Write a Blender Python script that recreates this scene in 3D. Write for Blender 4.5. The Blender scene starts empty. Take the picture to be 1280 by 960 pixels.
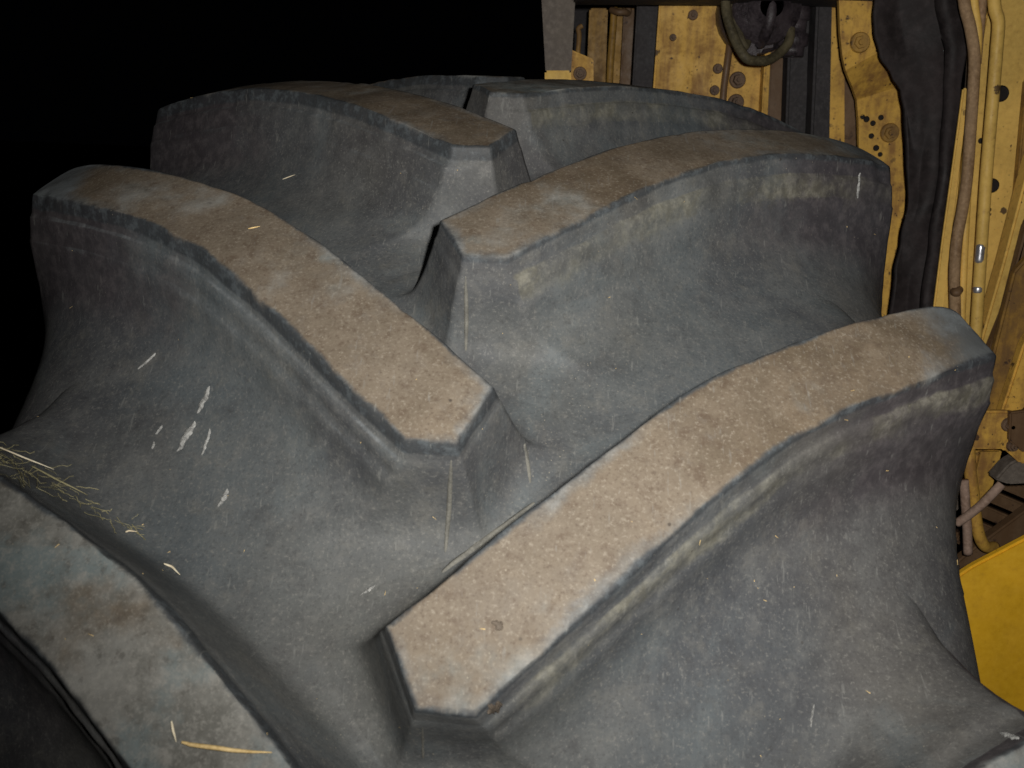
import bpy, bmesh, math, random
from mathutils import Vector, Matrix, noise
from mathutils.bvhtree import BVHTree

random.seed(7)
S = bpy.context.scene
COL = S.collection

# ------------------------------------------------------------------ camera, world, flash, exposure
ZC = 0.945                                            # wheel axle height above the ground
CAM = Vector((0.0488, -1.2035, 0.8794 + ZC))
RT = Vector((0.9987, 0.0314, 0.0406)).normalized()
FW = Vector((-0.0204, 0.9687, -0.2474)).normalized()
UP = RT.cross(FW).normalized()
FPX = 1237.9                                          # focal length in pixels of the 1280 px wide photo
cd = bpy.data.cameras.new('camera'); cam = bpy.data.objects.new('camera', cd); COL.objects.link(cam)
cam.matrix_world = Matrix(((RT.x, UP.x, -FW.x, CAM.x), (RT.y, UP.y, -FW.y, CAM.y), (RT.z, UP.z, -FW.z, CAM.z), (0, 0, 0, 1)))
cd.sensor_width = 36; cd.lens = 36 * FPX / 1280; cd.clip_start = 0.02; cd.clip_end = 500
cd.dof.use_dof = True; cd.dof.focus_distance = 0.95; cd.dof.aperture_fstop = 16
S.camera = cam

W = bpy.data.worlds.new('World'); S.world = W; W.use_nodes = True
W.node_tree.nodes['Background'].inputs[0].default_value = (0.02, 0.022, 0.03, 1)
W.node_tree.nodes['Background'].inputs[1].default_value = 0.012      # night

# the camera's own flash, a few centimetres to the right of the lens
fl = bpy.data.lights.new('flash', 'SPOT'); flash = bpy.data.objects.new('flash', fl); COL.objects.link(flash)
flash.location = CAM + RT * 0.045 + UP * 0.030
aim = CAM + FW * 1.7 + UP * 0.27 + RT * 0.23
flash.rotation_euler = (aim - flash.location).to_track_quat('-Z', 'Y').to_euler()
fl.energy = 43; fl.spot_size = math.radians(102); fl.spot_blend = 1.0; fl.shadow_soft_size = 0.012
fl.color = (1.0, 0.97, 0.93)

S.render.engine = 'CYCLES'
S.view_settings.view_transform = 'Standard'; S.view_settings.look = 'None'
S.view_settings.exposure = 0.0; S.view_settings.gamma = 1.0

# ------------------------------------------------------------------ helpers
def link(name, me, mat, parent=None, smooth=True):
    o = bpy.data.objects.new(name, me); COL.objects.link(o)
    if mat: me.materials.clear(); me.materials.append(mat)
    if smooth:
        for p in me.polygons: p.use_smooth = True
    if parent: o.parent = parent
    return o
def tag(o, label, cat, group=None):
    o['label'] = label; o['category'] = cat
    if group: o['group'] = group
    return o
def empty(name, loc=(0, 0, 0)):
    o = bpy.data.objects.new(name, None); COL.objects.link(o); o.location = loc; o.empty_display_size = 0.1
    return o
def ray(px, py):
    return FW + RT * ((px - 640) / FPX) + UP * ((480 - py) / FPX)
def at(px, py, Y):
    d = ray(px, py); return CAM + d * ((Y - CAM.y) / d.y)

# ------------------------------------------------------------------ materials
class NT:
    def __init__(s, name):
        s.m = bpy.data.materials.new(name); s.m.use_nodes = True
        s.t = s.m.node_tree; s.b = s.t.nodes['Principled BSDF']
    def n(s, typ, **kw):
        x = s.t.nodes.new(typ)
        for k, v in kw.items(): setattr(x, k, v)
        return x
    def l(s, a, b): s.t.links.new(a, b)
    def val(s, sock, v):
        if isinstance(v, (int, float)): sock.default_value = v
        elif isinstance(v, tuple): sock.default_value = v if len(v) == len(sock.default_value) else (*v, 1)
        else: s.l(v, sock)
    def coord(s, scale=(1, 1, 1), rot=(0, 0, 0)):
        c = s.n('ShaderNodeTexCoord'); mp = s.n('ShaderNodeMapping')
        mp.inputs['Scale'].default_value = scale; mp.inputs['Rotation'].default_value = rot
        s.l(c.outputs['Object'], mp.inputs[0]); return mp.outputs[0]
    def noise(s, vec, scale, detail=5, rough=.6, dist=0.0):
        x = s.n('ShaderNodeTexNoise'); s.l(vec, x.inputs['Vector'])
        x.inputs['Scale'].default_value = scale; x.inputs['Detail'].default_value = detail
        x.inputs['Roughness'].default_value = rough; x.inputs['Distortion'].default_value = dist
        return x.outputs['Fac']
    def vor(s, vec, scale, rnd=1.0):
        x = s.n('ShaderNodeTexVoronoi'); s.l(vec, x.inputs['Vector']); x.inputs['Scale'].default_value = scale
        x.inputs['Randomness'].default_value = rnd; return x.outputs['Distance']
    def math(s, op, a, b=None, c=None):
        x = s.n('ShaderNodeMath', operation=op)
        for i, v in enumerate((a, b, c)):
            if v is not None: s.val(x.inputs[i], v)
        return x.outputs[0]
    def ramp(s, v, a, b, lo=0.0, hi=1.0):
        x = s.n('ShaderNodeMapRange', interpolation_type='SMOOTHSTEP'); s.val(x.inputs[0], v)
        for i, q in enumerate((a, b, lo, hi)): s.val(x.inputs[i + 1], q)
        return x.outputs[0]
    def mix(s, f, a, b, mode='MIX'):
        x = s.n('ShaderNodeMix', data_type='RGBA', blend_type=mode); s.val(x.inputs[0], f)
        s.val(x.inputs[6], a); s.val(x.inputs[7], b); return x.outputs[2]
    def attr(s, name):
        x = s.n('ShaderNodeAttribute', attribute_name=name); return x.outputs['Fac']
    def bump(s, hgt, strength, dist, prev=None):
        x = s.n('ShaderNodeBump'); s.l(hgt, x.inputs['Height']); x.inputs['Strength'].default_value = strength
        x.inputs['Distance'].default_value = dist
        if prev: s.l(prev, x.inputs['Normal'])
        return x.outputs[0]
    def done(s, col, rough, normal=None, spec=.3, metal=0.0):
        s.val(s.b.inputs['Base Color'], col); s.val(s.b.inputs['Roughness'], rough)
        s.b.inputs['Specular IOR Level'].default_value = spec; s.val(s.b.inputs['Metallic'], metal)
        if normal: s.l(normal, s.b.inputs['Normal'])
        return s.m

def mat_tyre():
    s = NT('dusty_rubber'); P = s.coord()
    top = s.attr('top'); dep = s.attr('depth'); led = s.attr('ledge'); grey = s.attr('grey')
    sx = s.n('ShaderNodeSeparateXYZ'); s.l(P, sx.inputs[0])
    ax = s.math('ABSOLUTE', sx.outputs[0])
    big = s.noise(P, 4.2, 4, .55); mid = s.noise(P, 17, 7, .68, .4); fine = s.noise(P, 95, 6, .7); grit = s.noise(P, 420, 3, .7)
    hue = s.noise(P, 2.7, 3, .5)
    # dusty rubber
    left = s.attr('left')
    frac = s.noise(P, 11, 13, .74, .25); frac2 = s.noise(s.coord((1, 1, 1), (1, 2, .5)), 31, 11, .76)
    dust = s.mix(s.ramp(hue, .42, .60), (.078, .075, .069), (.067, .078, .083))
    warm = s.math('MULTIPLY', s.ramp(ax, .19, .02), s.ramp(big, .60, .36, .25, .9))
    dust = s.mix(s.math('MULTIPLY', warm, .8), dust, (.086, .083, .072))
    dust = s.mix(s.ramp(big, .40, .62, 0, .75), dust, (.040, .040, .044))
    dust = s.mix(s.ramp(s.noise(P, 9, 6, .62, .8), .50, .68, 0, .6), dust, (.088, .102, .106))
    dust = s.mix(s.ramp(mid, .46, .72, 0, .4), dust, (.115, .116, .110))
    dust = s.mix(s.ramp(mid, .48, .30, 0, .15), dust, (.038, .037, .038))
    dust = s.mix(s.ramp(frac, .50, .68, 0, .5), dust, (.115, .118, .114))
    dust = s.mix(s.ramp(frac, .50, .34, 0, .42), dust, (.034, .033, .034))
    dust = s.mix(s.ramp(frac2, .52, .68, 0, .35), dust, (.130, .124, .106))
    dust = s.mix(s.ramp(frac2, .47, .34, 0, .28), dust, (.030, .029, .030))
    dust = s.mix(s.ramp(fine, .48, .70, 0, .35), dust, (.125, .122, .112))
    dust = s.mix(s.ramp(fine, .46, .28, 0, .3), dust, (.032, .031, .031))
    dust = s.mix(s.ramp(grit, .55, .70, 0, .5), dust, (.165, .16, .145))
    dust = s.mix(s.ramp(grit, .45, .33, 0, .35), dust, (.028, .027, .027))
    # cleaner, darker purplish rubber on the shoulders of the bars
    cl = s.math('MULTIPLY', s.ramp(s.math('ADD', ax, s.math('MULTIPLY', s.math('SUBTRACT', mid, .5), .18)), .20, .30),
                s.ramp(s.math('ADD', dep, s.math('MULTIPLY', s.math('SUBTRACT', big, .5), .03)), .078, .058))
    col = s.mix(s.math('MULTIPLY', cl, .80), dust, s.mix(s.ramp(fine, .4, .7), (.027, .022, .025), (.058, .049, .052)))
    # blue black band under the edge of the worn face, wide on one row of bars and thin on the other
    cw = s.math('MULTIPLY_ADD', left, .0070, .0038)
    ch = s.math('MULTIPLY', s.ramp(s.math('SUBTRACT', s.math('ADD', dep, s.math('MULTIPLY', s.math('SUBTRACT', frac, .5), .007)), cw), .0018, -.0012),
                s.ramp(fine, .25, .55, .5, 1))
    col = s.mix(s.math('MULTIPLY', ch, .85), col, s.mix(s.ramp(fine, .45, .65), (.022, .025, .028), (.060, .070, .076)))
    # dry dust caught on the moulded ledge
    lm = s.math('MULTIPLY', s.ramp(s.math('ADD', led, s.math('MULTIPLY', s.math('SUBTRACT', mid, .5), 1.5)), .45, .80), s.ramp(s.noise(P, 10.5, 4, .6), .40, .60, .12, 1))
    lcol = s.mix(left, s.mix(s.ramp(fine, .4, .65), (.105, .098, .070), (.205, .195, .150)), s.mix(s.ramp(fine, .4, .65), (.075, .083, .087), (.155, .168, .175)))
    col = s.mix(s.math('MULTIPLY', s.math('MULTIPLY', lm, s.ramp(frac2, .40, .58, .35, 1)), .62), col, lcol)
    # worn face with caked brown dirt
    br = s.mix(s.ramp(mid, .36, .66), (.086, .065, .042), (.128, .098, .066))
    br = s.mix(s.ramp(frac, .50, .66, 0, .5), br, (.175, .142, .103))
    br = s.mix(s.ramp(frac, .50, .37, 0, .6), br, (.082, .064, .046))
    br = s.mix(s.ramp(frac2, .55, .68, 0, .6), br, (.115, .108, .098))
    br = s.mix(s.ramp(hue, .42, .62, 0, .6), br, (.132, .110, .084))
    br = s.mix(s.ramp(s.noise(P, 7, 5, .65), .55, .68, 0, .4), br, (.140, .130, .115))
    br = s.mix(s.ramp(fine, .49, .31, 0, .6), br, (.068, .046, .030))
    br = s.mix(s.ramp(fine, .52, .70, 0, .3), br, (.185, .155, .116))
    br = s.mix(s.ramp(grit, .55, .68, 0, .65), br, (.205, .178, .140))
    br = s.mix(s.ramp(grit, .45, .33, 0, .6), br, (.070, .050, .036))
    grb = s.mix(s.ramp(mid, .36, .64), (.100, .098, .086), (.185, .182, .165))
    grb = s.mix(s.ramp(s.noise(P, 12, 6, .65), .50, .64, 0, .7), grb, (.128, .165, .170))
    grb = s.mix(s.ramp(fine, .48, .32, 0, .6), grb, (.060, .056, .048))
    grb = s.mix(s.ramp(fine, .50, .68, 0, .6), grb, (.235, .228, .205))
    grb = s.mix(s.ramp(grit, .50, .68, 0, .4), grb, (.25, .24, .215))
    gm = s.ramp(s.math('ADD', s.noise(P, 8.5, 5, .6), s.math('MULTIPLY', grey, .5)), .55, .70)
    br = s.mix(gm, br, grb)
    en = s.ramp(s.math('ADD', ax, s.math('MULTIPLY', s.math('SUBTRACT', mid, .5), .10)), .312, .352)
    br = s.mix(s.math('MULTIPLY', en, .92), br, s.mix(s.ramp(mid, .4, .65), (.062, .068, .070), (.125, .140, .146)))
    tm = s.ramp(s.math('ADD', top, s.math('MULTIPLY', s.math('SUBTRACT', mid, .5), .014)), -.0015, .0020)
    scuff = s.ramp(s.math('ADD', top, s.math('MULTIPLY', s.math('SUBTRACT', mid, .5), .035)), .010, .001)
    br = s.mix(s.math('MULTIPLY', scuff, s.ramp(big, .48, .62, .0, .6)), br, s.mix(s.ramp(fine, .4, .65), (.075, .088, .095), (.165, .185, .195)))
    col = s.mix(tm, col, br)
    # pits, specks, scratches
    pit = s.math('MULTIPLY', s.ramp(s.math('ADD', s.vor(P, 55), s.math('MULTIPLY', fine, .10)), .13, .09), s.ramp(s.noise(P, 11, 2), .58, .68))
    col = s.mix(s.math('MULTIPLY', pit, .7), col, (.026, .021, .017))
    sp = s.math('MULTIPLY', s.ramp(s.math('ADD', s.vor(P, 210), s.math('MULTIPLY', grit, .2)), .23, .14), s.ramp(s.noise(P, 9, 4), .52, .66))
    col = s.mix(s.math('MULTIPLY', sp, .65), col, (.29, .26, .20))
    for rot, amt, scl in (((.3, .5, .9), .30, (240, 9, 60)), ((1.1, .2, -.7), .28, (220, 12, 50)), ((.2, 1.2, .3), .25, (340, 16, 80))):
        st = s.noise(s.coord(scl, rot), 1, 3, .6)
        col = s.mix(s.math('MULTIPLY', s.ramp(st, .66, .74), amt), col, (.20, .20, .185))
    n1 = s.bump(mid, .16, .004); n2 = s.bump(fine, .22, .0014, n1); n3 = s.bump(grit, .28, .0005, n2)
    return s.done(col, s.ramp(mid, .3, .7, .58, .85), n3, .3)

def mat_paint(name, base, dirt=.3, chips=.3, dark=(.05, .028, .02), grime=(.12, .065, .03), gloss=.45, scale=1.0):
    s = NT(name); P = s.coord((scale, scale, scale))
    big = s.noise(P, 5, 4, .6); mid = s.noise(P, 22, 7, .7, .3); fine = s.noise(P, 120, 5, .7)
    streak = s.noise(s.coord((26, 26, 2.2)), 1.6, 4, .6)
    b2 = tuple(c * .72 for c in base)
    c = s.mix(s.ramp(big, .35, .65), base, b2)
    c = s.mix(s.ramp(fine, .4, .75, 0, .3), c, tuple(min(1, q * 1.25 + .02) for q in base))
    g = s.ramp(s.math('ADD', s.math('MULTIPLY', mid, .55), s.math('MULTIPLY', streak, .5)), .66 - dirt * .3, .86 - dirt * .3)
    c = s.mix(s.math('MULTIPLY', g, .35 + .6 * dirt), c, grime)
    c = s.mix(s.ramp(fine, .47, .28, 0, .55 * dirt + .12), c, grime)
    v = s.ramp(s.math('ADD', s.vor(P, 34), s.math('MULTIPLY', s.math('SUBTRACT', s.noise(P, 60, 6, .7), .5), 1.3)), .17, .08)
    chip = s.math('MULTIPLY', v, s.ramp(s.noise(P, 9, 3), .62 - chips * .3, .70 - chips * .3))
    v2 = s.math('MULTIPLY', s.ramp(s.math('ADD', s.vor(P, 110), s.math('MULTIPLY', s.math('SUBTRACT', fine, .5), 1.2)), .13, .05), s.ramp(s.noise(P, 14, 3), .62 - chips * .25, .72 - chips * .25))
    chip = s.math('MAXIMUM', chip, v2)
    c = s.mix(s.math('MULTIPLY', chip, .9), c, dark)
    nb = s.bump(s.math('SUBTRACT', mid, chip), .25, .0012); nb = s.bump(fine, .2, .0005, nb)
    return s.done(c, s.ramp(mid, .3, .75, gloss, gloss + .35), nb, .35)

def mat_plain(name, c1, c2, scale=18, rough=(.55, .85), bump=.35, spec=.3, metal=0.0):
    s = NT(name); P = s.coord(); mid = s.noise(P, scale, 7, .68, .3); fine = s.noise(P, scale * 8, 5, .7)
    c = s.mix(s.ramp(mid, .33, .68), c1, c2); c = s.mix(s.ramp(fine, .4, .75, 0, .5), c, tuple(min(1, q * 1.6 + .01) for q in c2))
    nb = s.bump(mid, bump, .003); nb = s.bump(fine, bump, .0008, nb)
    return s.done(c, s.ramp(mid, .3, .7, *rough), nb, spec, metal)

YEL = (.78, .46, .085)
M = dict(
    tyre=mat_tyre(),
    yellow=mat_paint('yellow_paint', YEL, .72, .75, grime=(.22, .10, .04)),
    yellow_pale=mat_paint('faded_yellow_paint', (.82, .53, .13), .3, .4, grime=(.24, .115, .04)),
    yellow_dirty=mat_paint('grimy_yellow_paint', (.46, .26, .05), .75, .5),
    yellow_clean=mat_paint('clean_yellow_paint', (.85, .47, .022), .06, .06, gloss=.38),
    brown=mat_paint('rusty_brown_steel', (.19, .115, .06), .8, .5),
    greysteel=mat_plain('dull_brown_steel', (.105, .085, .07), (.17, .145, .12), 14),
    black=mat_plain('greasy_black_steel', (.022, .020, .021), (.05, .045, .046), 20),
    flap=mat_plain('black_rubber_sheet', (.013, .0105, .0105), (.032, .025, .025), 9, (.55, .85), .6, .25),
    motor=mat_plain('oily_dark_metal', (.02, .016, .018), (.06, .047, .052), 26, (.3, .6), .9, .5),
    hose=mat_plain('olive_dusty_hose', (.05, .042, .024), (.115, .095, .052), 30),
    pipe_brown=mat_plain('dusty_tan_pipe', (.20, .12, .06), (.34, .225, .125), 24),
    hose_pink=mat_plain('dusty_pinkish_hose', (.24, .155, .11), (.38, .27, .21), 24),
    bare=mat_plain('bare_bright_metal', (.55, .55, .58), (.8, .8, .82), 30, (.25, .45), .1, .5, .8),
    bolt=mat_plain('rusty_bolt_steel', (.07, .045, .03), (.17, .11, .07), 60),
    hole=mat_plain('dark_hole', (.008, .006, .005), (.015, .011, .009), 40),
    straw=mat_plain('dry_straw', (.42, .29, .11), (.62, .46, .22), 60, (.5, .75), .1),
    straw_pale=mat_plain('pale_straw', (.55, .45, .30), (.75, .66, .48), 60, (.5, .75), .1),
    straw_green=mat_plain('greenish_straw', (.12, .11, .055), (.26, .235, .13), 60, (.5, .75), .1),
    splat=mat_plain('dried_white_splash', (.06, .06, .058), (.36, .36, .34), 300, (.7, .9), .5),
    seam=mat_plain('pale_dust_line', (.075, .073, .064), (.128, .124, .106), 60, (.7, .9), .3),
    mud=mat_plain('dry_dark_mud', (.05, .04, .03), (.10, .08, .06), 120),
    soil=mat_plain('dark_soil', (.02, .017, .014), (.04, .034, .028), 3, (.85, 1), .5),
)

# ------------------------------------------------------------------ the ground
g = 60
me = bpy.data.meshes.new('ground'); me.from_pydata([(-g, -g, 0), (g, -g, 0), (g, g, 0), (-g, g, 0)], [], [(0, 1, 2, 3)])
o = link('ground', me, M['soil'], smooth=False); o['kind'] = 'structure'

# ------------------------------------------------------------------ the tyre
R, KC, K4 = 0.9393, 0.1588, 1.2577
PITCH, T0, HALF = 0.33938, 0.7587, -0.4963
XF, XN0, XN1, TN0, XOF, XO = -0.0226, -0.0039, 0.0260, 0.1453, 0.3564, 0.380
FAR = [.1019, .0518, .0046, -.0436, -.0873, -.1209, -.1518, -.1819, -.2103]
NEAR = [.1456, .1009, .0533, .0066, -.0364, -.0711, -.1002, -.1312, -.1666]
def herm(u, v):
    n = len(v) - 1; q = min(max(u * n, 0), n - 1e-6); i = int(q); w = q - i
    def m(j): return v[1] - v[0] if j == 0 else (v[n] - v[n - 1] if j == n else (v[j + 1] - v[j - 1]) / 2)
    return (2*w**3-3*w*w+1)*v[i] + (w**3-2*w*w+w)*m(i) + (-2*w**3+3*w*w)*v[i+1] + (w**3-w*w)*m(i+1)
def r_top(x): x = min(abs(x), .40); return R - KC * x * x - K4 * x ** 4
PROF = [(0, .859), (.06, .858), (.12, .8545), (.18, .848), (.24, .838), (.30, .823), (.335, .806), (.358, .789), (.376, .764), (.387, .735), (.394, .70), (.397, .66), (.397, .61), (.39, .55), (.378, .50), (.36, .455), (.335, .43), (.32, .42)]
def cr(P, i, w):
    a, b, c, d = P[max(i-1, 0)], P[i], P[i+1], P[min(i+2, len(P)-1)]
    if i == 0: a = (-P[1][0], P[1][1])
    return tuple(.5*((2*b[k]) + (-a[k]+c[k])*w + (2*a[k]-5*b[k]+4*c[k]-d[k])*w*w + (-a[k]+3*b[k]-3*c[k]+d[k])*w**3) for k in (0, 1))
SMP = [cr(PROF, i, j / 8) for i in range(len(PROF) - 1) for j in range(8)] + [PROF[-1]]
SHO = [p for p in SMP[:12 * 8]]
def r_floor(x):
    x = abs(x)
    if x >= .3965: return .66 - (x - .3965) * 6
    for i in range(len(SHO) - 1):
        if SHO[i][0] <= x <= SHO[i+1][0]:
            w = (x - SHO[i][0]) / max(SHO[i+1][0] - SHO[i][0], 1e-9); return SHO[i][1] * (1-w) + SHO[i+1][1] * w
    return .66
def pol(x, t, r): return (x, -r * math.sin(t), r * math.cos(t))

tyre = empty('tractor_tyre', (0, 0, ZC))
tag(tyre, 'huge dusty black rubber tyre with deep slanted tread bars worn brown on top', 'tyre')
def set_attrs(me, **kw):
    for k, v in kw.items():
        a = me.attributes.new(k, 'FLOAT', 'POINT'); a.data.foreach_set('value', v)

def cnoise(x, t, r):
    a, b = r * math.sin(t), r * math.cos(t)
    return noise.noise(Vector((x * 7, a * 7, b * 7))) * .0020 + noise.noise(Vector((x * 20, a * 20, b * 20 + 5))) * .0006
# carcass: the floor between the bars, shoulders and side walls
prof = [(-x, r) for x, r in reversed(SMP[1:])] + SMP
NA = 420
vs, fs = [], []
for j in range(NA):
    t = 2 * math.pi * j / NA
    for x, r in prof:
        vs.append(pol(x, t, r + cnoise(x, t, r)))
n = len(prof)
for j in range(NA):
    a, b = j * n, ((j + 1) % NA) * n
    for i in range(n - 1): fs.append((a + i, a + i + 1, b + i + 1, b + i))
me = bpy.data.meshes.new('carcass'); me.from_pydata(vs, [], fs)
N = len(vs); set_attrs(me, top=[-.5] * N, depth=[.09] * N, ledge=[0.] * N, grey=[0.] * N, left=[0.] * N)
carcass = link('carcass', me, M['tyre'], tyre)

# bar side profiles: outward offset for each depth below the worn face
DEP = [0, .0004, .0016, .0080, .0145, .0162, .0170, .026, .033, .0345, .042, .050, .058, .064, .069, .073, .076, .0782, .0794, .0802, .085]
SN = [0, .0008, .0018, .0042, .0062, .0080, .0098, .0125, .0150, .0168, .0200, .0240, .0300, .0375, .0470, .0595, .0750, .0940, .116, .143, .160]
SF = [0, .0010, .0018, .0032, .0045, .0050, .0054, .0075, .0092, .0096, .0116, .0138, .0162, .0184, .0206, .0232, .0270, .0340, .046, .062, .070]
SE = [0, .0008, .0016, .0036, .0054, .0060, .0065, .0092, .0113, .0118, .0140, .0166, .0196, .0228, .0265, .0310, .0375, .0470, .062, .084, .094]
SO = [0, .0010, .0018, .0026, .0036, .0040, .0043, .0058, .0070, .0073, .0085, .0098, .0110, .0121, .0131, .0140, .0148, .0155, .0160, .0164, .0166]
ST = [0, .0010, .0018, .0034, .0050, .0055, .0060, .0082, .0100, .0105, .0125, .0148, .0175, .0200, .0225, .0255, .0300, .0385, .052, .070, .078]
EW = dict(near=SN, far=SF, nose=SE, tip=ST, outer=SO)
def sval(nm, j, x):
    s = EW[nm][j]
    if nm == 'far' and j > 7:                      # the groove opens into a wide U at the shoulder
        w = min(max((x - .22) / .15, 0), 1); w = w * w * (3 - 2 * w); s *= 1 + 2.9 * w * min((j - 7) / 7, 1)
    return s

def make_lug(side, k, theta, hi, grey, seed):
    c = 1.0
    F = [(XF + (XOF - XF) * u, R * herm(u, FAR)) for u in [i / 80 for i in range(81)]]
    Nn = [(XN1 + (XO - XN1) * u, R * herm(u, NEAR)) for u in [i / 80 for i in range(81)]]
    N0 = (XN0, R * TN0)
    # closed loop of edges, counter-clockwise seen from outside: +x right, +y towards viewer
    E = [('far', F), ('outer', [F[-1], Nn[-1]]), ('near', Nn[::-1]), ('nose', [Nn[0], N0]), ('tip', [N0, F[0]])]
    cnt = dict(far=110, outer=26, near=110, nose=16, tip=18) if hi else dict(far=26, outer=6, near=26, nose=4, tip=4)
    def resample(poly, n):
        L = [0]
        for a, b in zip(poly, poly[1:]): L.append(L[-1] + math.dist(a, b))
        out = []; j = 0
        for i in range(n):
            q = L[-1] * i / n
            while L[j + 1] < q: j += 1
            w = (q - L[j]) / max(L[j+1] - L[j], 1e-9)
            out.append((poly[j][0] * (1-w) + poly[j+1][0] * w, poly[j][1] * (1-w) + poly[j+1][1] * w))
        return out
    def normals(poly):
        out = []
        for i in range(len(poly)):
            a, b = poly[max(i-1, 0)], poly[min(i+1, len(poly)-1)]
            dx, dy = b[0]-a[0], b[1]-a[1]; l = math.hypot(dx, dy) or 1
            out.append((dy / l, -dx / l))
        return out
    nrm = [normals(p) for _, p in E]
    def ring(j):
        pts, typ = [], []
        corners = []
        m = len(E)
        for e in range(m):                       # corner between edge e-1 and e
            n1, n2 = nrm[e-1][-1], nrm[e][0]; s1, s2 = sval(E[e-1][0], j, E[e][1][0][0]), sval(E[e][0], j, E[e][1][0][0])
            det = n1[0]*n2[1] - n1[1]*n2[0]; p = E[e][1][0]
            if abs(det) < .15: v = ((n1[0]*s1+n2[0]*s2)/2, (n1[1]*s1+n2[1]*s2)/2)
            else: v = ((s1*n2[1]-s2*n1[1])/det, (n1[0]*s2-n2[0]*s1)/det)
            corners.append((p[0]+v[0], p[1]+v[1]))
        for e in range(m):
            nm, poly = E[e]; L = len(poly)
            off = [(p[0]+nn[0]*sval(nm, j, p[0]), p[1]+nn[1]*sval(nm, j, p[0])) for p, nn in zip(poly, nrm[e])]
            c0, c1 = corners[e], corners[(e+1) % m]
            # slide the offset edge so that it ends in its mitred corners
            d0 = (c0[0]-off[0][0], c0[1]-off[0][1]); d1 = (c1[0]-off[-1][0], c1[1]-off[-1][1])
            off = [(p[0]+d0[0]*(1-i/(L-1))+d1[0]*i/(L-1), p[1]+d0[1]*(1-i/(L-1))+d1[1]*i/(L-1)) for i, p in enumerate(off)]
            pts += resample(off, cnt[nm]); typ += [nm] * cnt[nm]
        its = (3 if hi and j > 16 else 0)
        for _ in range(its):
            n = len(pts)
            pts = [((pts[i-1][0]+2*pts[i][0]+pts[(i+1) % n][0])/4, (pts[i-1][1]+2*pts[i][1]+pts[(i+1) % n][1])/4) for i in range(n)]
        if hi:                                   # the outer far corner is worn round
            k0 = cnt['far']; n = len(pts)
            for _ in range(30):
                q = pts[:]
                for i in range(k0 - 9, k0 + 10):
                    q[i] = ((pts[i-1][0]+2*pts[i][0]+pts[i+1][0])/4, (pts[i-1][1]+2*pts[i][1]+pts[i+1][1])/4)
                pts = q
        return pts, typ
    base, typ = ring(0); n = len(base)
    # centre line targets for the worn face
    cl = [((F[i][0]+Nn[i][0])/2, (F[i][1]+Nn[i][1])/2) for i in range(5, 77)]
    tgt = [min(cl, key=lambda q: (q[0]-p[0])**2 + (q[1]-p[1])**2) for p in base]
    rings = []
    for w in ((1, .8, .55, .35, .2, .1, .04) if hi else (1,)):
        rings.append((None, [(p[0]*(1-w)+q[0]*w, p[1]*(1-w)+q[1]*w) for p, q in zip(base, tgt)], w))
    for j in range(len(DEP)): rings.append((j, ring(j)[0] if j else base, 0))
    vs, top, dep, led = [], [], [], []
    rnd = seed * 3.7
    for j, pts, w in rings:
        for i, (x, y) in enumerate(pts):
            t = y / R
            if j is not None: x = min(x, XO + SO[j])
            if j is None:
                d = 0.0; r = r_top(x) ; tp = w * math.dist(base[i], tgt[i]); le = 0
            else:
                xx = min(x, .40); H = r_top(xx) - r_floor(min(x, .3955))
                q = DEP[j]; d = q if q <= .0345 else .0345 + (q - .0345) * (max(H, .06) - .0345) / (.0800 - .0345)
                r = r_top(x) - d; fl_ = r_floor(x)
                r = max(r, fl_ - .0016)
                tp = -EW[typ[i]][j]; le = 0
                if typ[i] == 'near' and 4 <= j <= 9: le = ((.5, .95, 1, .85, .65, .5) if side > 0 else (.2, 1.05, .45, .05, .1, .62))[j - 4]
                elif typ[i] == 'near' and 10 <= j <= 12: le = .3 if side > 0 else .1
            X = side * x; T = theta + t
            if hi:
                P = Vector((x * 9 + rnd, y * 9, r * 9)); a = noise.noise(P); b = noise.noise(P * 2.9 + Vector((4, 2, 1)))
                e3 = noise.noise(P * 9.0)
                fb = 0.0 if j is None else min(max((d / max(H, .06) - .45) / .5, 0), 1)
                r += (a * .0018 + b * .0010 + e3 * .0004) * (1 - fb) + (cnoise(X, T, r_floor(x)) * fb if fb > 0 else 0)
                if j is not None and 0 < j < 12:
                    X += side * (b * .0010 + e3 * .0005); T += (noise.noise(P * 2.5 + Vector((9, 3, 7))) * .0016 + e3 * .0006) / R
            if hi and ((j is None and tp < .004) or (j is not None and j < 5)):      # nicks along the worn edge
                r -= max(0, noise.noise(Vector((x * 42 + rnd, y * 42, 3.3))) - .30) * .0045
            vs.append(pol(X, T, r)); top.append(tp); dep.append(0.0 if j is None else (.09 if typ[i] == 'far' and j > 4 else DEP[j])); led.append(float(le))
    fs = []
    for a in range(len(rings) - 1):
        for i in range(n):
            q = (a*n+i, a*n+(i+1) % n, (a+1)*n+(i+1) % n, (a+1)*n+i)
            fs.append(q if side < 0 else q[::-1])
    me = bpy.data.meshes.new('lug'); me.from_pydata(vs, [], fs)
    bm = bmesh.new(); bm.from_mesh(me)
    set_attrs(me, top=top, depth=dep, ledge=led, grey=[grey] * len(vs), left=[1. if side < 0 else 0.] * len(vs))
    bm.free()
    o = link('lug', me, M['tyre'], tyre)
    return o

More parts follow.
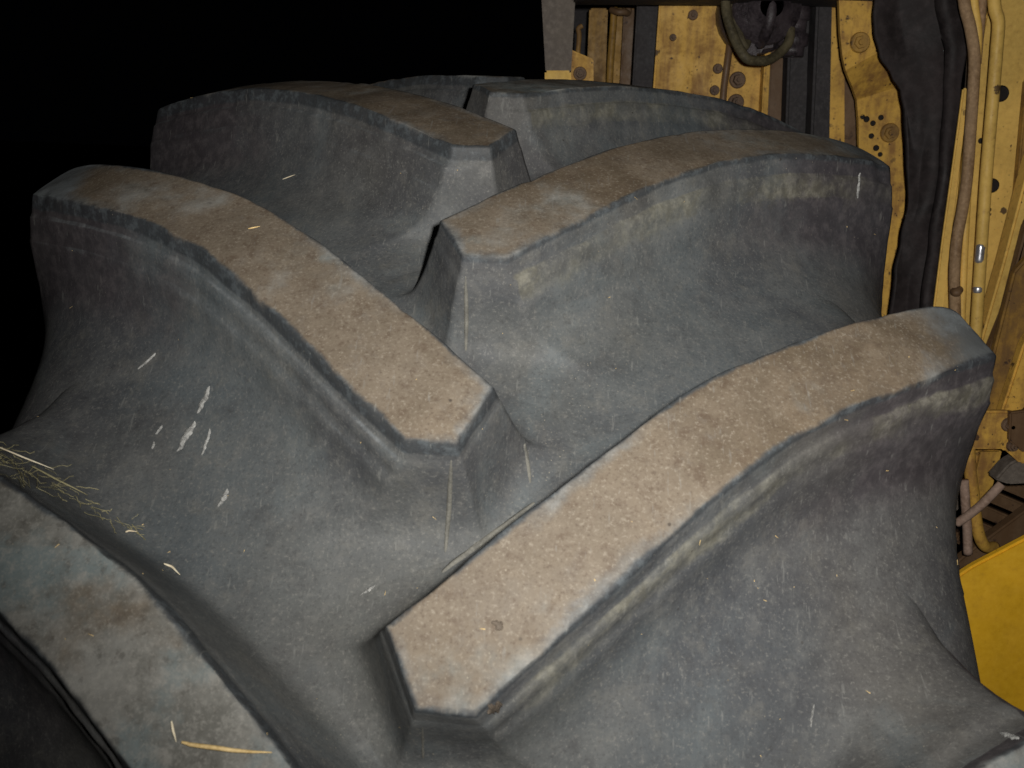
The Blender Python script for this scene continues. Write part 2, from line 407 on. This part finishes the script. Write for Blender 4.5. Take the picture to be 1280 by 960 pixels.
GREY = {(-1, 1): .42, (1, 0): .05, (1, -1): .06, (-1, 0): .03, (-1, -1): .07, (1, 1): .5}
lugs = []
for side in (1, -1):
    for k in range(-3, 3):
        th = T0 + k * PITCH + (HALF * PITCH if side < 0 else 0)
        lo = make_lug(side, k, th, True, GREY.get((side, k), .2), k * 2 + side + 11)
        lugs.append(lo)
    low = None; gap = (2 * math.pi - 5 * PITCH) / 14
    for q in range(1, 14):
        a = q * gap
        if low is None:
            low = make_lug(side, 9, T0 + 2 * PITCH + (HALF * PITCH if side < 0 else 0), False, .2, 3); src = low
            lugrot = 0
        else:
            src = low.copy(); COL.objects.link(src); src.parent = tyre
        src.rotation_euler = (a, 0, 0)
bpy.context.view_layer.update()

# surface lookup for the small things lying on the tyre
def bvh_of(objs):
    V, F = [], []
    for ob in objs:
        b = len(V); mw = ob.matrix_world
        V += [mw @ v.co for v in ob.data.vertices]; F += [tuple(b + i for i in p.vertices) for p in ob.data.polygons]
    return BVHTree.FromPolygons(V, F)
BV = bvh_of([carcass] + lugs)
def hit(px, py):
    loc, nor, _, _ = BV.ray_cast(CAM, ray(px, py).normalized())
    if loc is None: return None, None
    if nor.dot(CAM - loc) < 0: nor = -nor
    return loc, nor

# ------------------------------------------------------------------ mesh helpers for the machine
def prism(name, poly, Y, th, mat, parent, bev=.003, lean=0.0, smooth=False):
    """upright plate: outline given in the plane y = Y, th metres thick (away from the viewer); lean tilts it"""
    p0 = [at(x, y, Y) for x, y in poly]
    zs = [p.z for p in p0]; z0 = min(zs)
    bm = bmesh.new()
    fr = [bm.verts.new(p + Vector((0, (p.z - z0) * lean, 0))) for p in p0]
    f = bm.faces.new(fr)
    r = bmesh.ops.extrude_face_region(bm, geom=[f])
    for v in r['geom']:
        if isinstance(v, bmesh.types.BMVert): v.co.y += th
    bmesh.ops.recalc_face_normals(bm, faces=bm.faces)
    if bev: bmesh.ops.bevel(bm, geom=bm.edges[:], offset=bev, segments=2, affect='EDGES', clamp_overlap=True)
    me = bpy.data.meshes.new(name); bm.to_mesh(me); bm.free()
    return link(name, me, mat, parent, smooth)
def tube(name, pts, rad, mat, parent=None, seg=12, rads=None):
    P = [Vector(p) for p in pts]
    # smooth the path
    Q = []
    for i in range(len(P) - 1):
        a, b, c, d = P[max(i-1, 0)], P[i], P[i+1], P[min(i+2, len(P)-1)]
        for s in range(6):
            w = s / 6
            Q.append(.5*((2*b)+(-a+c)*w+(2*a-5*b+4*c-d)*w*w+(-a+3*b-3*c+d)*w**3))
    Q.append(P[-1])
    vs, fs = [], []; up = Vector((0, 1, 0.1)).normalized()
    for i, q in enumerate(Q):
        t = (Q[min(i+1, len(Q)-1)] - Q[max(i-1, 0)]).normalized()
        u = (up - t * up.dot(t)).normalized(); v = t.cross(u)
        rr = rad if rads is None else rads(i / (len(Q) - 1))
        for s in range(seg):
            a = 2*math.pi*s/seg; vs.append(q + u * math.cos(a) * rr + v * math.sin(a) * rr)
    for i in range(len(Q)-1):
        for s in range(seg): fs.append((i*seg+s, i*seg+(s+1) % seg, (i+1)*seg+(s+1) % seg, (i+1)*seg+s))
    fs.append(tuple(range(seg))[::-1]); fs.append(tuple((len(Q)-1)*seg+s for s in range(seg)))
    me = bpy.data.meshes.new(name); me.from_pydata([tuple(v) for v in vs], [], fs)
    return link(name, me, mat, parent)
def bolt(name, px, py, Y, rad, h, mat, parent, hexa=True, washer=True):
    bm = bmesh.new(); c = at(px, py, Y)
    def disc(r, y0, y1, n, r2=None):
        a = [bm.verts.new((c.x + r*math.cos(2*math.pi*i/n+.3), y0, c.z + r*math.sin(2*math.pi*i/n+.3))) for i in range(n)]
        r2 = r2 or r*.88
        b = [bm.verts.new((c.x + r2*math.cos(2*math.pi*i/n+.3), y1, c.z + r2*math.sin(2*math.pi*i/n+.3))) for i in range(n)]
        for i in range(n): bm.faces.new((a[i], a[(i+1) % n], b[(i+1) % n], b[i]))
        bm.faces.new(b)
    if washer: disc(rad*1.5, Y + .001, Y - .003, 20)
    disc(rad, Y - .002, Y - h, 6 if hexa else 16)
    disc(rad*.45, Y - h + .001, Y - h - .004, 10)
    bmesh.ops.recalc_face_normals(bm, faces=bm.faces)
    me = bpy.data.meshes.new(name); bm.to_mesh(me); bm.free()
    return link(name, me, mat, parent, False)
def hole(px, py, Y, rad, parent, name='bolt_hole'):
    """a drilled hole: flat black disc coloured as its shaded depth, with a slightly raised rim"""
    bm = bmesh.new(); c = at(px, py, Y); n = 16
    rr = [(rad*1.12, -.0005), (rad*1.02, -.0022), (rad*.95, -.0008), (rad*.9, -.0006)]
    L = []
    for r, dy in rr: L.append([bm.verts.new((c.x + r*math.cos(2*math.pi*i/n), Y + dy, c.z + r*math.sin(2*math.pi*i/n))) for i in range(n)])
    for a, b in zip(L, L[1:]):
        for i in range(n): bm.faces.new((a[i], a[(i+1) % n], b[(i+1) % n], b[i]))
    bm.faces.new(L[-1])  # flat cap, its black stands in for shade inside the hole
    bmesh.ops.recalc_face_normals(bm, faces=bm.faces)
    me = bpy.data.meshes.new(name); bm.to_mesh(me); bm.free()
    return link(name, me, M['hole'], parent, False)

# ------------------------------------------------------------------ the yellow machine behind the tyre
body = empty('harvester_body', (0.6, 0.6, 0))
tag(body, 'worn yellow painted machine body with brackets, pipes and beams behind the tyre', 'machine')
inv = Matrix.Translation((-0.6, -0.6, 0))
_link = link
def link(name, me, mat, parent=None, smooth=True):
    if parent is body: me.transform(inv)
    elif parent is not None and parent.parent is body: me.transform(inv)
    return _link(name, me, mat, parent, smooth)
B = body
# far left: flat bar on a yellow block, small bolted bracket
prism('flat_bar', [(672, -90), (724, -90), (714, 90), (682, 90)], .45, .012, M['greysteel'], B, .002)
prism('block', [(681, 88), (714, 88), (714, 128), (681, 128)], .44, .05, M['yellow_pale'], B, .003)
br = prism('bracket', [(714, 62), (742, 74), (742, 130), (713, 130)], .46, .010, M['yellow'], B, .002)
bolt('bolt', 725, 92, .46, .0075, .010, M['bolt'], br)
tube('rod', [at(722, 70, .50), at(724, 45, .50), at(723, 36, .50), at(728, 32, .50)], .004, M['yellow_dirty'], B)
# recessed panels
prism('recessed_panel', [(737, 10), (760, 10), (756, 130), (732, 130)], .78, .02, M['yellow_dirty'], B, .003)
prism('recessed_panel', [(766, 10), (796, 10), (789, 130), (759, 130)], .78, .02, M['yellow_dirty'], B, .003)
tube('rod', [at(768, 8, .73), at(766, 40, .73), at(763, 80, .73), at(761, 130, .73)], .0065, M['yellow_dirty'], B)
tube('hook', [at(764, 12, .71), at(772, 15, .70), at(780, 15, .70), at(785, 16, .71), at(786, 10, .71)], .006, M['brown'], B)
prism('channel', [(780, 12), (795, 12), (788, 130), (774, 130)], .74, .02, M['brown'], B, .003)
prism('shadow_sheet', [(700, -100), (1060, -100), (1060, 190), (700, 190)], 1.05, .01, M['black'], B, 0)  # black sheet stands in for the shadow in the gaps
# dark strip and the big spotted yellow panel
prism('dark_strip', [(802, -90), (832, -90), (822, 150), (788, 150)], .60, .02, M['black'], B, .003)
pn = prism('side_panel', [(831, -90), (925, -90), (903, 175), (812, 175)], .55, .015, M['yellow'], B, .003)
for x, y, r in ((866, 19, .0085), (841, 47, .006), (897, 86, .0085), (893, 113, .0085)):
    bolt('rust_blister', x, y, .549, r, .006, M['bolt'], pn, False, False)
tube('weld_bead', [at(913, 50, .545), at(909, 80, .543), at(905, 110, .545), at(902, 150, .545)], .006, M['brown'], B)
st = prism('step_panel', [(914, 20), (967, 20), (955, 190), (904, 190)], .575, .015, M['yellow'], B, .003)
bolt('bolt', 922, 100, .574, .0095, .012, M['bolt'], st); bolt('bolt', 920, 128, .574, .0095, .012, M['bolt'], st)
prism('flange', [(958, 40), (965, 40), (957, 200), (949, 200)], .545, .03, M['yellow'], B, .002)
prism('rusty_web', [(966, 30), (990, 30), (980, 200), (957, 200)], .59, .012, M['brown'], B, .002)
# hydraulic motor: stacked barrel with ports, and its looping hose
def lathe(name, c, prof, mat, parent, seg=24, axis='y'):
    vs, fs = [], []
    for a, r in prof:
        for s in range(seg):
            t = 2*math.pi*s/seg
            vs.append((c.x + r*math.cos(t), c.y + a, c.z + r*math.sin(t)) if axis == 'y' else (c.x + r*math.cos(t), c.y + r*math.sin(t), c.z + a))
    for i in range(len(prof)-1):
        for s in range(seg): fs.append((i*seg+s, i*seg+(s+1) % seg, (i+1)*seg+(s+1) % seg, (i+1)*seg+s))
    fs.append(tuple(range(seg))); fs.append(tuple((len(prof)-1)*seg+s for s in range(seg)))
    me = bpy.data.meshes.new(name); me.from_pydata(vs, [], fs)
    return link(name, me, mat, parent)
mc = at(952, 14, .50)
mo = lathe('hydraulic_motor', mc, [(-.075, .018), (-.073, .030), (-.05, .036), (-.048, .052), (-.02, .056), (.0, .056), (.002, .064), (.05, .066), (.08, .06)], M['motor'], B)
prism('port_block', [(925, 36), (974, 30), (972, 58), (950, 62), (944, 74), (930, 70)], .47, .06, M['motor'], B, .006)
lathe('hose_fitting', at(993, 26, .50), [(-.055, .020), (-.04, .020), (-.038, .025), (-.02, .025), (-.018, .020), (.0, .020), (.002, .024), (.02, .024), (.022, .019), (.06, .019)], M['motor'], B, axis='z')
tube('hydraulic_hose', [at(907, -40, .44), at(907, 5, .43), at(911, 28, .42), at(920, 52, .41), at(932, 72, .40), at(945, 76, .41), at(960, 75, .42), at(975, 66, .44), at(986, 52, .45), at(988, 30, .46), at(987, -30, .47)], .0075, M['hose'], B)
tube('hose', [at(916, -30, .47), at(918, 10, .47), at(922, 35, .46), at(931, 58, .45), at(936, 48, .48)], .006, M['hose'], B)
tube('hose', [at(966, -30, .45), at(964, 15, .43), at(958, 40, .44), at(950, 55, .47)], .009, M['motor'], B)
# two dark beams
prism('beam', [(990, -60), (1014, -60), (1010, 230), (980, 230)], .53, .04, M['black'], B, .004)
prism('beam', [(1024, -60), (1042, -60), (1036, 260), (1010, 260)], .49, .05, M['black'], B, .004)
# thin yellow strip with brown web
prism('yellow_strip', [(1038, -60), (1056, -60), (1056, 260), (1034, 260)], .52, .012, M['yellow'], B, .002)
prism('rusty_web', [(1050, 60), (1086, 60), (1086, 280), (1050, 280)], .54, .012, M['brown'], B, .002)
# bent bracket plate (a joggled strip of steel)
LFT = [(1048, -20), (1050, 40), (1053, 70), (1057, 88), (1066, 110), (1071, 125), (1073, 150), (1074, 200), (1074, 300), (1072, 420)]
RGT = [(1096, -20), (1096, 16), (1090, 40), (1097, 66), (1112, 90), (1124, 108), (1129, 130), (1134, 200), (1128, 300), (1108, 420)]
YY = [.40, .40, .40, .405, .435, .455, .46, .46, .45, .44]
bm = bmesh.new(); rows = []
for (a, b, y) in zip(LFT, RGT, YY):
    rows.append([bm.verts.new(at(a[0]*(1-w)+b[0]*w, a[1]*(1-w)+b[1]*w, y)) for w in (0, .33, .67, 1)])
for p, q in zip(rows, rows[1:]):
    for i in range(3): bm.faces.new((p[i], p[i+1], q[i+1], q[i]))
r = bmesh.ops.extrude_face_region(bm, geom=bm.faces[:])
for v in r['geom']:
    if isinstance(v, bmesh.types.BMVert): v.co.y += .010
bmesh.ops.recalc_face_normals(bm, faces=bm.faces)
me = bpy.data.meshes.new('bent_bracket'); bm.to_mesh(me); bm.free()
bb = link('bent_bracket', me, M['yellow'], B, False)
bolt('bolt', 1075, 53, .3995, .0105, .006, M['yellow_dirty'], bb); bolt('bolt', 1112, 166, .4595, .0105, .007, M['yellow_dirty'], bb)
for x, y, r in ((1083, 149, .0045), (1091, 154, .004), (1101, 147, .004), (1089, 170, .004), (1095, 185, .0045), (1078, 146, .0035), (1100, 193, .0035)):
    hole(x, y, .4598, r, bb, 'rust_pit')
# top cross member, coloured black for its shaded underside
prism('cross_beam', [(716, -80), (1112, -80), (1108, 4), (1095, 0), (1000, -3), (716, -4)], .385, .10, M['black'], B, .003)
prism('gusset', [(1094, -50), (1150, -50), (1122, 1), (1107, 9), (1094, 3)], .375, .008, M['greysteel'], B, .002)

# black rubber sheet hanging beside the wheel
def sheet():
    nu, nv = 44, 90
    Lx = [(0, 1092), (20, 1090), (40, 1091), (70, 1098), (95, 1113), (115, 1124), (140, 1128), (200, 1131), (250, 1134), (300, 1124), (340, 1116), (420, 1108), (460, 1100)]
    Rx = [(0, 1194), (40, 1202), (60, 1206), (120, 1198), (200, 1190), (300, 1176), (380, 1166), (460, 1156)]
    def f(T, y):
        y = max(y, 0)
        for (a, b), (c, d) in zip(T, T[1:]):
            if a <= y <= c: w = (y-a)/(c-a); w = w*w*(3-2*w); return b*(1-w)+d*w
        return T[-1][1]
    vs, fs = [], []
    for j in range(nv + 1):
        y = -70 + 530 * j / nv
        for i in range(nu + 1):
            u = i / nu; x = f(Lx, y) * (1-u) + f(Rx, y) * u
            d = .005*math.sin(u*6.0 + .9*math.sin(y*.009)) + .010*noise.noise(Vector((u*3, y*.012, 2)))
            if u > .80: d -= .02 * min((u-.80)/.05, 1)
            vs.append(tuple(at(x, y, .34 + d)))
    for j in range(nv):
        for i in range(nu):
            a = j*(nu+1)+i; fs.append((a, a+1, a+nu+2, a+nu+1))
    me = bpy.data.meshes.new('rubber_flap'); me.from_pydata(vs, [], fs)
    bm = bmesh.new(); bm.from_mesh(me); bmesh.ops.solidify(bm, geom=bm.faces[:], thickness=.008); bm.to_mesh(me); bm.free()
    return me
o = _link('rubber_flap', sheet(), M['flap'])
tag(o, 'crumpled black rubber sheet hanging between bent bracket and yellow column', 'flap')

# right column: pale yellow plate with pipes
cp = prism('column_plate', [(1252, -80), (1330, -80), (1275, 560), (1168, 560), (1176, 380), (1196, 220), (1216, 110), (1232, 20)], .30, .006, M['yellow_pale'], B, .003)
prism('column_edge', [(1204, 110), (1212, 110), (1201, 200), (1189, 300), (1180, 380), (1170, 470), (1158, 470), (1168, 380), (1178, 300), (1192, 200)], .275, .006, M['yellow_pale'], B, .002)
prism('dark_web', [(1218, -80), (1258, -80), (1232, 60), (1216, 150), (1206, 150), (1212, 60)], .325, .01, M['greysteel'], B, .002)
hole(1251, 117, .299, .0105, cp); hole(1240, 232, .299, .0095, cp); hole(1226, 176, .299, .0038, cp); hole(1236, 262, .299, .003, cp)
tube('pipe', [at(1240, -60, .245), at(1243, 5, .245), at(1248, 28, .245), at(1246, 60, .245), at(1242, 110, .245), at(1236, 180, .245), at(1232, 230, .245), at(1226, 320, .245), at(1221, 400, .245), at(1214, 520, .245)], .0085, M['yellow_pale'], B)
tube('bare_spot', [at(1226.5, 302, .2427), at(1225, 318, .2427), at(1223.5, 330, .2427)], .0055, M['bare'], B, rads=lambda u: .0064 * (1 - (2*u-1)**6) + .0006)
tube('bare_spot', [at(1222.6, 357, .2427), at(1221.8, 367, .2427)], .0055, M['bare'], B, rads=lambda u: .0064 * (1 - (2*u-1)**6) + .0006)
tube('pipe', [at(1204, -60, .25), at(1205, 0, .25), at(1213, 35, .25), at(1218, 70, .25), at(1217, 105, .25), at(1214, 150, .25), at(1209, 220, .25), at(1203, 262, .25), at(1196, 300, .25), at(1193, 340, .25), at(1194, 390, .25), at(1196, 470, .25)], .0080, M['pipe_brown'], B)
tube('pipe', [at(1216, -60, .265), at(1217, 0, .265), at(1222, 40, .265), at(1220, 80, .265), at(1216, 120, .265), at(1207, 210, .265), at(1198, 300, .265), at(1192, 390, .265)], .0062, M['yellow_pale'], B)
tube('pipe', [at(1230, -60, .268), at(1228, 0, .268), at(1224, 45, .268), at(1221, 80, .268)], .0062, M['pipe_brown'], B)
tube('pipe', [at(1211, 210, .272), at(1206, 300, .272), at(1201, 420, .272)], .0055, M['yellow_pale'], B)
tube('clip', [at(1199, 362, .245), at(1196, 366, .237), at(1192, 364, .245)], .006, M['brown'], B)
# diagonal members at the frame edge
prism('diagonal_web', [(1284, 100), (1330, 60), (1330, 260), (1242, 480), (1224, 480), (1268, 270)], .275, .015, M['yellow_dirty'], B, .002)
prism('diagonal_beam', [(1330, 110), (1330, 270), (1262, 400), (1222, 520), (1200, 520), (1254, 330), (1288, 200)], .245, .03, M['yellow_pale'], B, .003)
prism('diagonal_rail', [(1330, 205), (1330, 280), (1290, 320), (1248, 420), (1232, 470), (1224, 470), (1256, 390), (1284, 280)], .22, .02, M['brown'], B, .003)
prism('lower_plate', [(1268, 340), (1340, 260), (1340, 400), (1262, 520), (1220, 522), (1240, 450)], .20, .015, M['yellow_dirty'], B, .003)
prism('lower_rail', [(1340, 330), (1340, 440), (1290, 500), (1270, 522), (1250, 522), (1280, 430)], .17, .02, M['yellow'], B, .003)
cb = prism('corner_plate', [(1205, 514), (1262, 514), (1340, 530), (1340, 580), (1276, 580), (1256, 562), (1205, 562)], .14, .012, M['yellow'], B, .003)
bolt('bolt', 1261, 531, .139, .007, .010, M['bolt'], cb); bolt('bolt', 1266, 557, .139, .006, .008, M['bolt'], cb)
prism('rusty_cover', [(1263, 516), (1345, 505), (1345, 562), (1280, 566), (1262, 552)], .125, .010, M['brown'], B, .002)
# lower right: tube, hoses and steps
prism('leg_tube', [(1222, 560), (1256, 560), (1240, 620), (1222, 632), (1206, 632)], .22, .03, M['yellow'], B, .006)
prism('dark_gusset', [(1198, 556), (1240, 556), (1220, 610), (1196, 640)], .26, .01, M['greysteel'], B, .002)
prism('dark_arm', [(1340, 540), (1340, 590), (1300, 604), (1262, 606), (1244, 600), (1262, 580)], .15, .03, M['greysteel'], B, .003)
for i in range(5):
    y = 606 + i * 17; x = 1262 - i * 14
    prism('step_slat', [(x-8, y-10), (x + 110, y + 40), (x + 110, y + 56), (x-14, y + 4)], .33 - i*.006, .02, M['brown'], B, .003)
prism('step_side', [(1150, 742), (1212, 690), (1340, 596), (1340, 650), (1212, 745), (1150, 790)], .20, .02, M['brown'], B, .003)
tube('hooked_pipe', [at(1211, 560, .155), at(1213, 590, .15), at(1217, 620, .15), at(1220, 650, .15), at(1225, 672, .15), at(1232, 683, .155), at(1243, 684, .17)], .0085, M['yellow'], B)
tube('hose', [at(1205, 600, .14), at(1207, 630, .14), at(1209, 660, .14), at(1210, 692, .14)], .0065, M['hose_pink'], B)
tube('hose', [at(1196, 654, .13), at(1212, 643, .12), at(1230, 628, .11), at(1252, 605, .11)], .0062, M['hose_pink'], B)
prism('fender_panel', [(1120, 772), (1216, 708), (1400, 612), (1400, 960), (1120, 960)], -.10, .012, M['yellow_clean'], B, .003)

# ------------------------------------------------------------------ small things lying on the tyre
def blade(name, pix, w, mat, label, lift=.0022, cat='straw', sharp=True):
    P = []
    for i in range(len(pix) - 1):
        for s in range(6):
            u = s / 6; P.append((pix[i][0]*(1-u)+pix[i+1][0]*u, pix[i][1]*(1-u)+pix[i+1][1]*u))
    P.append(pix[-1]); pts = []
    for x, y in P:
        l, nn = hit(x, y)
        if l is not None: pts.append(l + nn * lift)
    base = pts[0].copy(); L = [p - base for p in pts]
    o = tube(name, [tuple(p) for p in L[::3]] if len(L) > 9 else [tuple(p) for p in L], w, mat, None, 6,
             rads=(lambda u: w * (.25 + .75*math.sin(math.pi*min(.12+u*.9, 1)))) if sharp else None)
    o.location = base; tag(o, label, cat, 'loose straw bits on the tyre'); return o
blade('straw', [(229, 928), (240, 931), (262, 934), (290, 938), (316, 940), (341, 941)], .0013, M['straw'], 'golden curved straw blade lying on the greyish lower left tread bar')
blade('straw', [(216, 902), (218, 914), (222, 928)], .0007, M['straw_pale'], 'short upright straw bit at the left end of the golden curved blade')
blade('straw', [(-4, 562), (30, 576), (66, 590)], .0006, M['straw_pale'], 'pale straight straw at the left edge of the picture, upper of two')
blade('straw', [(38, 586), (70, 603), (108, 622)], .0007, M['straw_green'], 'greenish straw lying in the groove beside the lower left tread bar')
blade('straw', [(156, 668), (162, 666), (172, 667)], .0007, M['straw_pale'], 'tiny curled white chaff bit in the groove above lower left tread bar')
blade('straw', [(204, 708), (214, 712), (224, 722)], .0008, M['straw_pale'], 'short white chaff sliver in the groove right of lower left tread bar')
blade('straw', [(355, 226), (371, 220)], .0005, M['straw_pale'], 'thin pale straw sliver in the groove behind the upper left tread bar')
blade('straw', [(311, 289), (326, 286)], .0005, M['straw'], 'thin orange straw sliver on the worn face of the main left tread bar')

def splat(px, py, ang, length, width, label, seed, mat='splat'):
    """a dried splash: a thin raised film with an uneven outline following the rubber"""
    rr = random.Random(seed); nu, nv = 26, 6; ca, sa = math.cos(ang), math.sin(ang)
    vs, fs = [], []; base = None
    for i in range(nu + 1):
        u = i / nu
        w = width * (math.sin(math.pi*min(u*1.0, 1))**.6 + .02) * (.45 + .75*abs(noise.noise(Vector((u*5, seed*1.3, 0)))) + .25*u)
        off = width*.35*noise.noise(Vector((u*4, seed*2.1, 5)))
        for j in range(nv + 1):
            v = (j/nv - .5) * 2
            q = (u - .5) * length; s = off + v*w*(.8+.4*rr.random())
            l, nn = hit(px + ca*q - sa*s, py + sa*q + ca*s)
            if l is None: l, nn = hit(px, py)
            if base is None: base = l.copy()
            vs.append(tuple(l + nn * (.0002 + .0010*(1 - v*v)) - base))
    for i in range(nu):
        for j in range(nv):
            a = i*(nv+1)+j; fs.append((a, a+1, a+nv+2, a+nv+1))
    me = bpy.data.meshes.new('dried_splash'); me.from_pydata(vs, [], fs)
    o = _link('dried_splash', me, M[mat]); o.location = base
    tag(o, label, 'stain' if mat == 'mud' else 'splash', 'dark dirt stains on the nearest bar' if mat == 'mud' else 'dried white splashes on the rubber'); o.name = 'dirt_stain' if mat == 'mud' else 'dried_splash'; return o
A = math.atan2(-80, 38)
splat(255, 500, A, 38, 4.5, 'upper white streak of the long dried splash left of centre in the groove', 1)
splat(233, 546, math.atan2(-38, 22), 44, 5.5, 'lower and widest white streak of the long dried splash left of centre', 2)
splat(258, 553, math.atan2(-32, 10), 36, 2.6, 'thin white splash streak just right of the widest white streak', 3)
splat(199, 538, math.atan2(-10, 8), 14, 2.4, 'small white splash spot left of the widest white streak', 4)
splat(192, 557, math.atan2(-9, 3), 10, 2.0, 'tiny white dot of splash below the small spot', 5)
splat(184, 452, math.atan2(-22, 24), 30, 1.8, 'thin white scratch-like splash high in the left groove', 6)
splat(279, 623, math.atan2(-24, 12), 26, 4.2, 'crumbly pale splash below the long white streaks', 7)
splat(460, 738, math.atan2(-14, 20), 24, 2.6, 'short pale splash left of the nearest tread bar nose', 8)
splat(1073, 232, math.atan2(30, -3), 32, 2.2, 'thin white drip on the dark outer wall of the upper right tread bar', 9)
splat(1015, 895, math.atan2(30, -4), 30, 2.2, 'pale drip low on the wall of the nearest right tread bar', 10)
splat(1262, 920, .3, 26, 4, 'white scuff on the tread bar at the lower right corner', 11)
splat(622, 781, .6, 17, 6.5, 'dark mud spot on the worn face of the nearest right tread bar', 12, 'mud')
splat(618, 885, -.6, 22, 8, 'dark stain at the lower corner of the nearest tread bar nose', 13, 'mud')

# raised mould seams running down the noses and across the floor
def seam(pix, w, name='mould_seam'):
    pts = []
    for i in range(len(pix)-1):
        for s in range(8):
            u = s/8; l, nn = hit(pix[i][0]*(1-u)+pix[i+1][0]*u, pix[i][1]*(1-u)+pix[i+1][1]*u)
            if l: pts.append(l - nn*.0008 - Vector((0, 0, ZC)))
    o = tube(name, [tuple(p) for p in pts[::2]], w, M['seam'], None, 6, rads=lambda u: w * (.45 + .55 * math.sin(math.pi * u) ** .6)); o.parent = tyre
    N = len(o.data.vertices); set_attrs(o.data, top=[-.5]*N, depth=[.09]*N, ledge=[.62]*N, grey=[0.]*N, left=[0.]*N)
seam([(564, 575), (561, 640), (555, 708)], .0019)
seam([(655, 548), (660, 580), (664, 612)], .0019)
seam([(582, 345), (583, 400), (582, 452)], .0019)
seam([(453, 842), (443, 880), (432, 925)], .0009)
seam([(528, 905), (529, 965)], .0012)
seam([(668, 628), (640, 650), (600, 680), (566, 704), (548, 719)], .0026, 'dust_line')

# loose chaff: crumbs of straw scattered over the rubber, too many and small to count
vs, fs = [], []; rr = random.Random(21)
for i in range(70):
    px, py = rr.uniform(0, 1280), rr.uniform(90, 960)
    l, nn = hit(px, py)
    if l is None: continue
    t = Vector((rr.gauss(0, 1), rr.gauss(0, 1), rr.gauss(0, 1))); t = (t - nn*t.dot(nn)).normalized(); b = nn.cross(t)
    le = rr.choice((.0004, .0005, .0007, .0009, .0014, .0024)) * rr.uniform(.6, 1.2); wi = min(le*.6, .00032) * rr.uniform(.5, 1.1); h = wi*.8
    c = l + nn*h*.4; k = len(vs)
    for sx, sy, sz in ((-1, -1, 0), (1, -.4, 0), (1, .4, 0), (-1, 1, 0), (-.8, 0, 1), (.9, 0, 1)):
        vs.append(tuple(c + t*sx*le + b*sy*wi + nn*sz*h))
    fs += [(k, k+1, k+5, k+4), (k+3, k+4, k+5, k+2), (k+1, k+2, k+5), (k, k+4, k+3)]
me = bpy.data.meshes.new('chaff'); me.from_pydata(vs, [], fs)
o = _link('chaff', me, M['straw'], smooth=False); o['kind'] = 'stuff'
tag(o, 'tiny pale crumbs of chaff scattered over the dusty tyre', 'chaff')

# tangle of dry grass caught in the groove at the left edge
rr = random.Random(5); vs, fs = [], []
for i in range(84):
    px = -25 + 205 * rr.random() ** 1.7; py = 568 + (px + 10) * .56 + rr.gauss(0, 9)
    l, nn = hit(px, py)
    if l is None: continue
    ang = rr.gauss(.35, .5); ln = rr.uniform(8, 30); w = rr.uniform(.00016, .00036); prev = None; seq = []
    for k in range(6):
        a2 = ang + (k - 2.5) * rr.uniform(-.05, .05)
        q, n2 = hit(px + math.cos(a2) * ln * k / 5, py + math.sin(a2) * ln * k / 5)
        if q is None: break
        seq.append(q + n2 * (.0006 + rr.uniform(0, .0012)))
    if len(seq) < 3: continue
    for k, q in enumerate(seq):
        t = (seq[min(k+1, len(seq)-1)] - seq[max(k-1, 0)]).normalized(); b = t.cross(nn).normalized(); h = nn * w
        for v in (b * w, h, -b * w): vs.append(tuple(q + v))
        if k:
            m = len(vs) - 3; p = m - 3
            for c in range(3): fs.append((p + c, p + (c+1) % 3, m + (c+1) % 3, m + c))
me = bpy.data.meshes.new('dry_grass'); me.from_pydata(vs, [], fs)
o = _link('dry_grass', me, M['straw_green'], smooth=False); o['kind'] = 'stuff'
tag(o, 'tangle of fine dry grass in the groove at the left edge', 'grass')
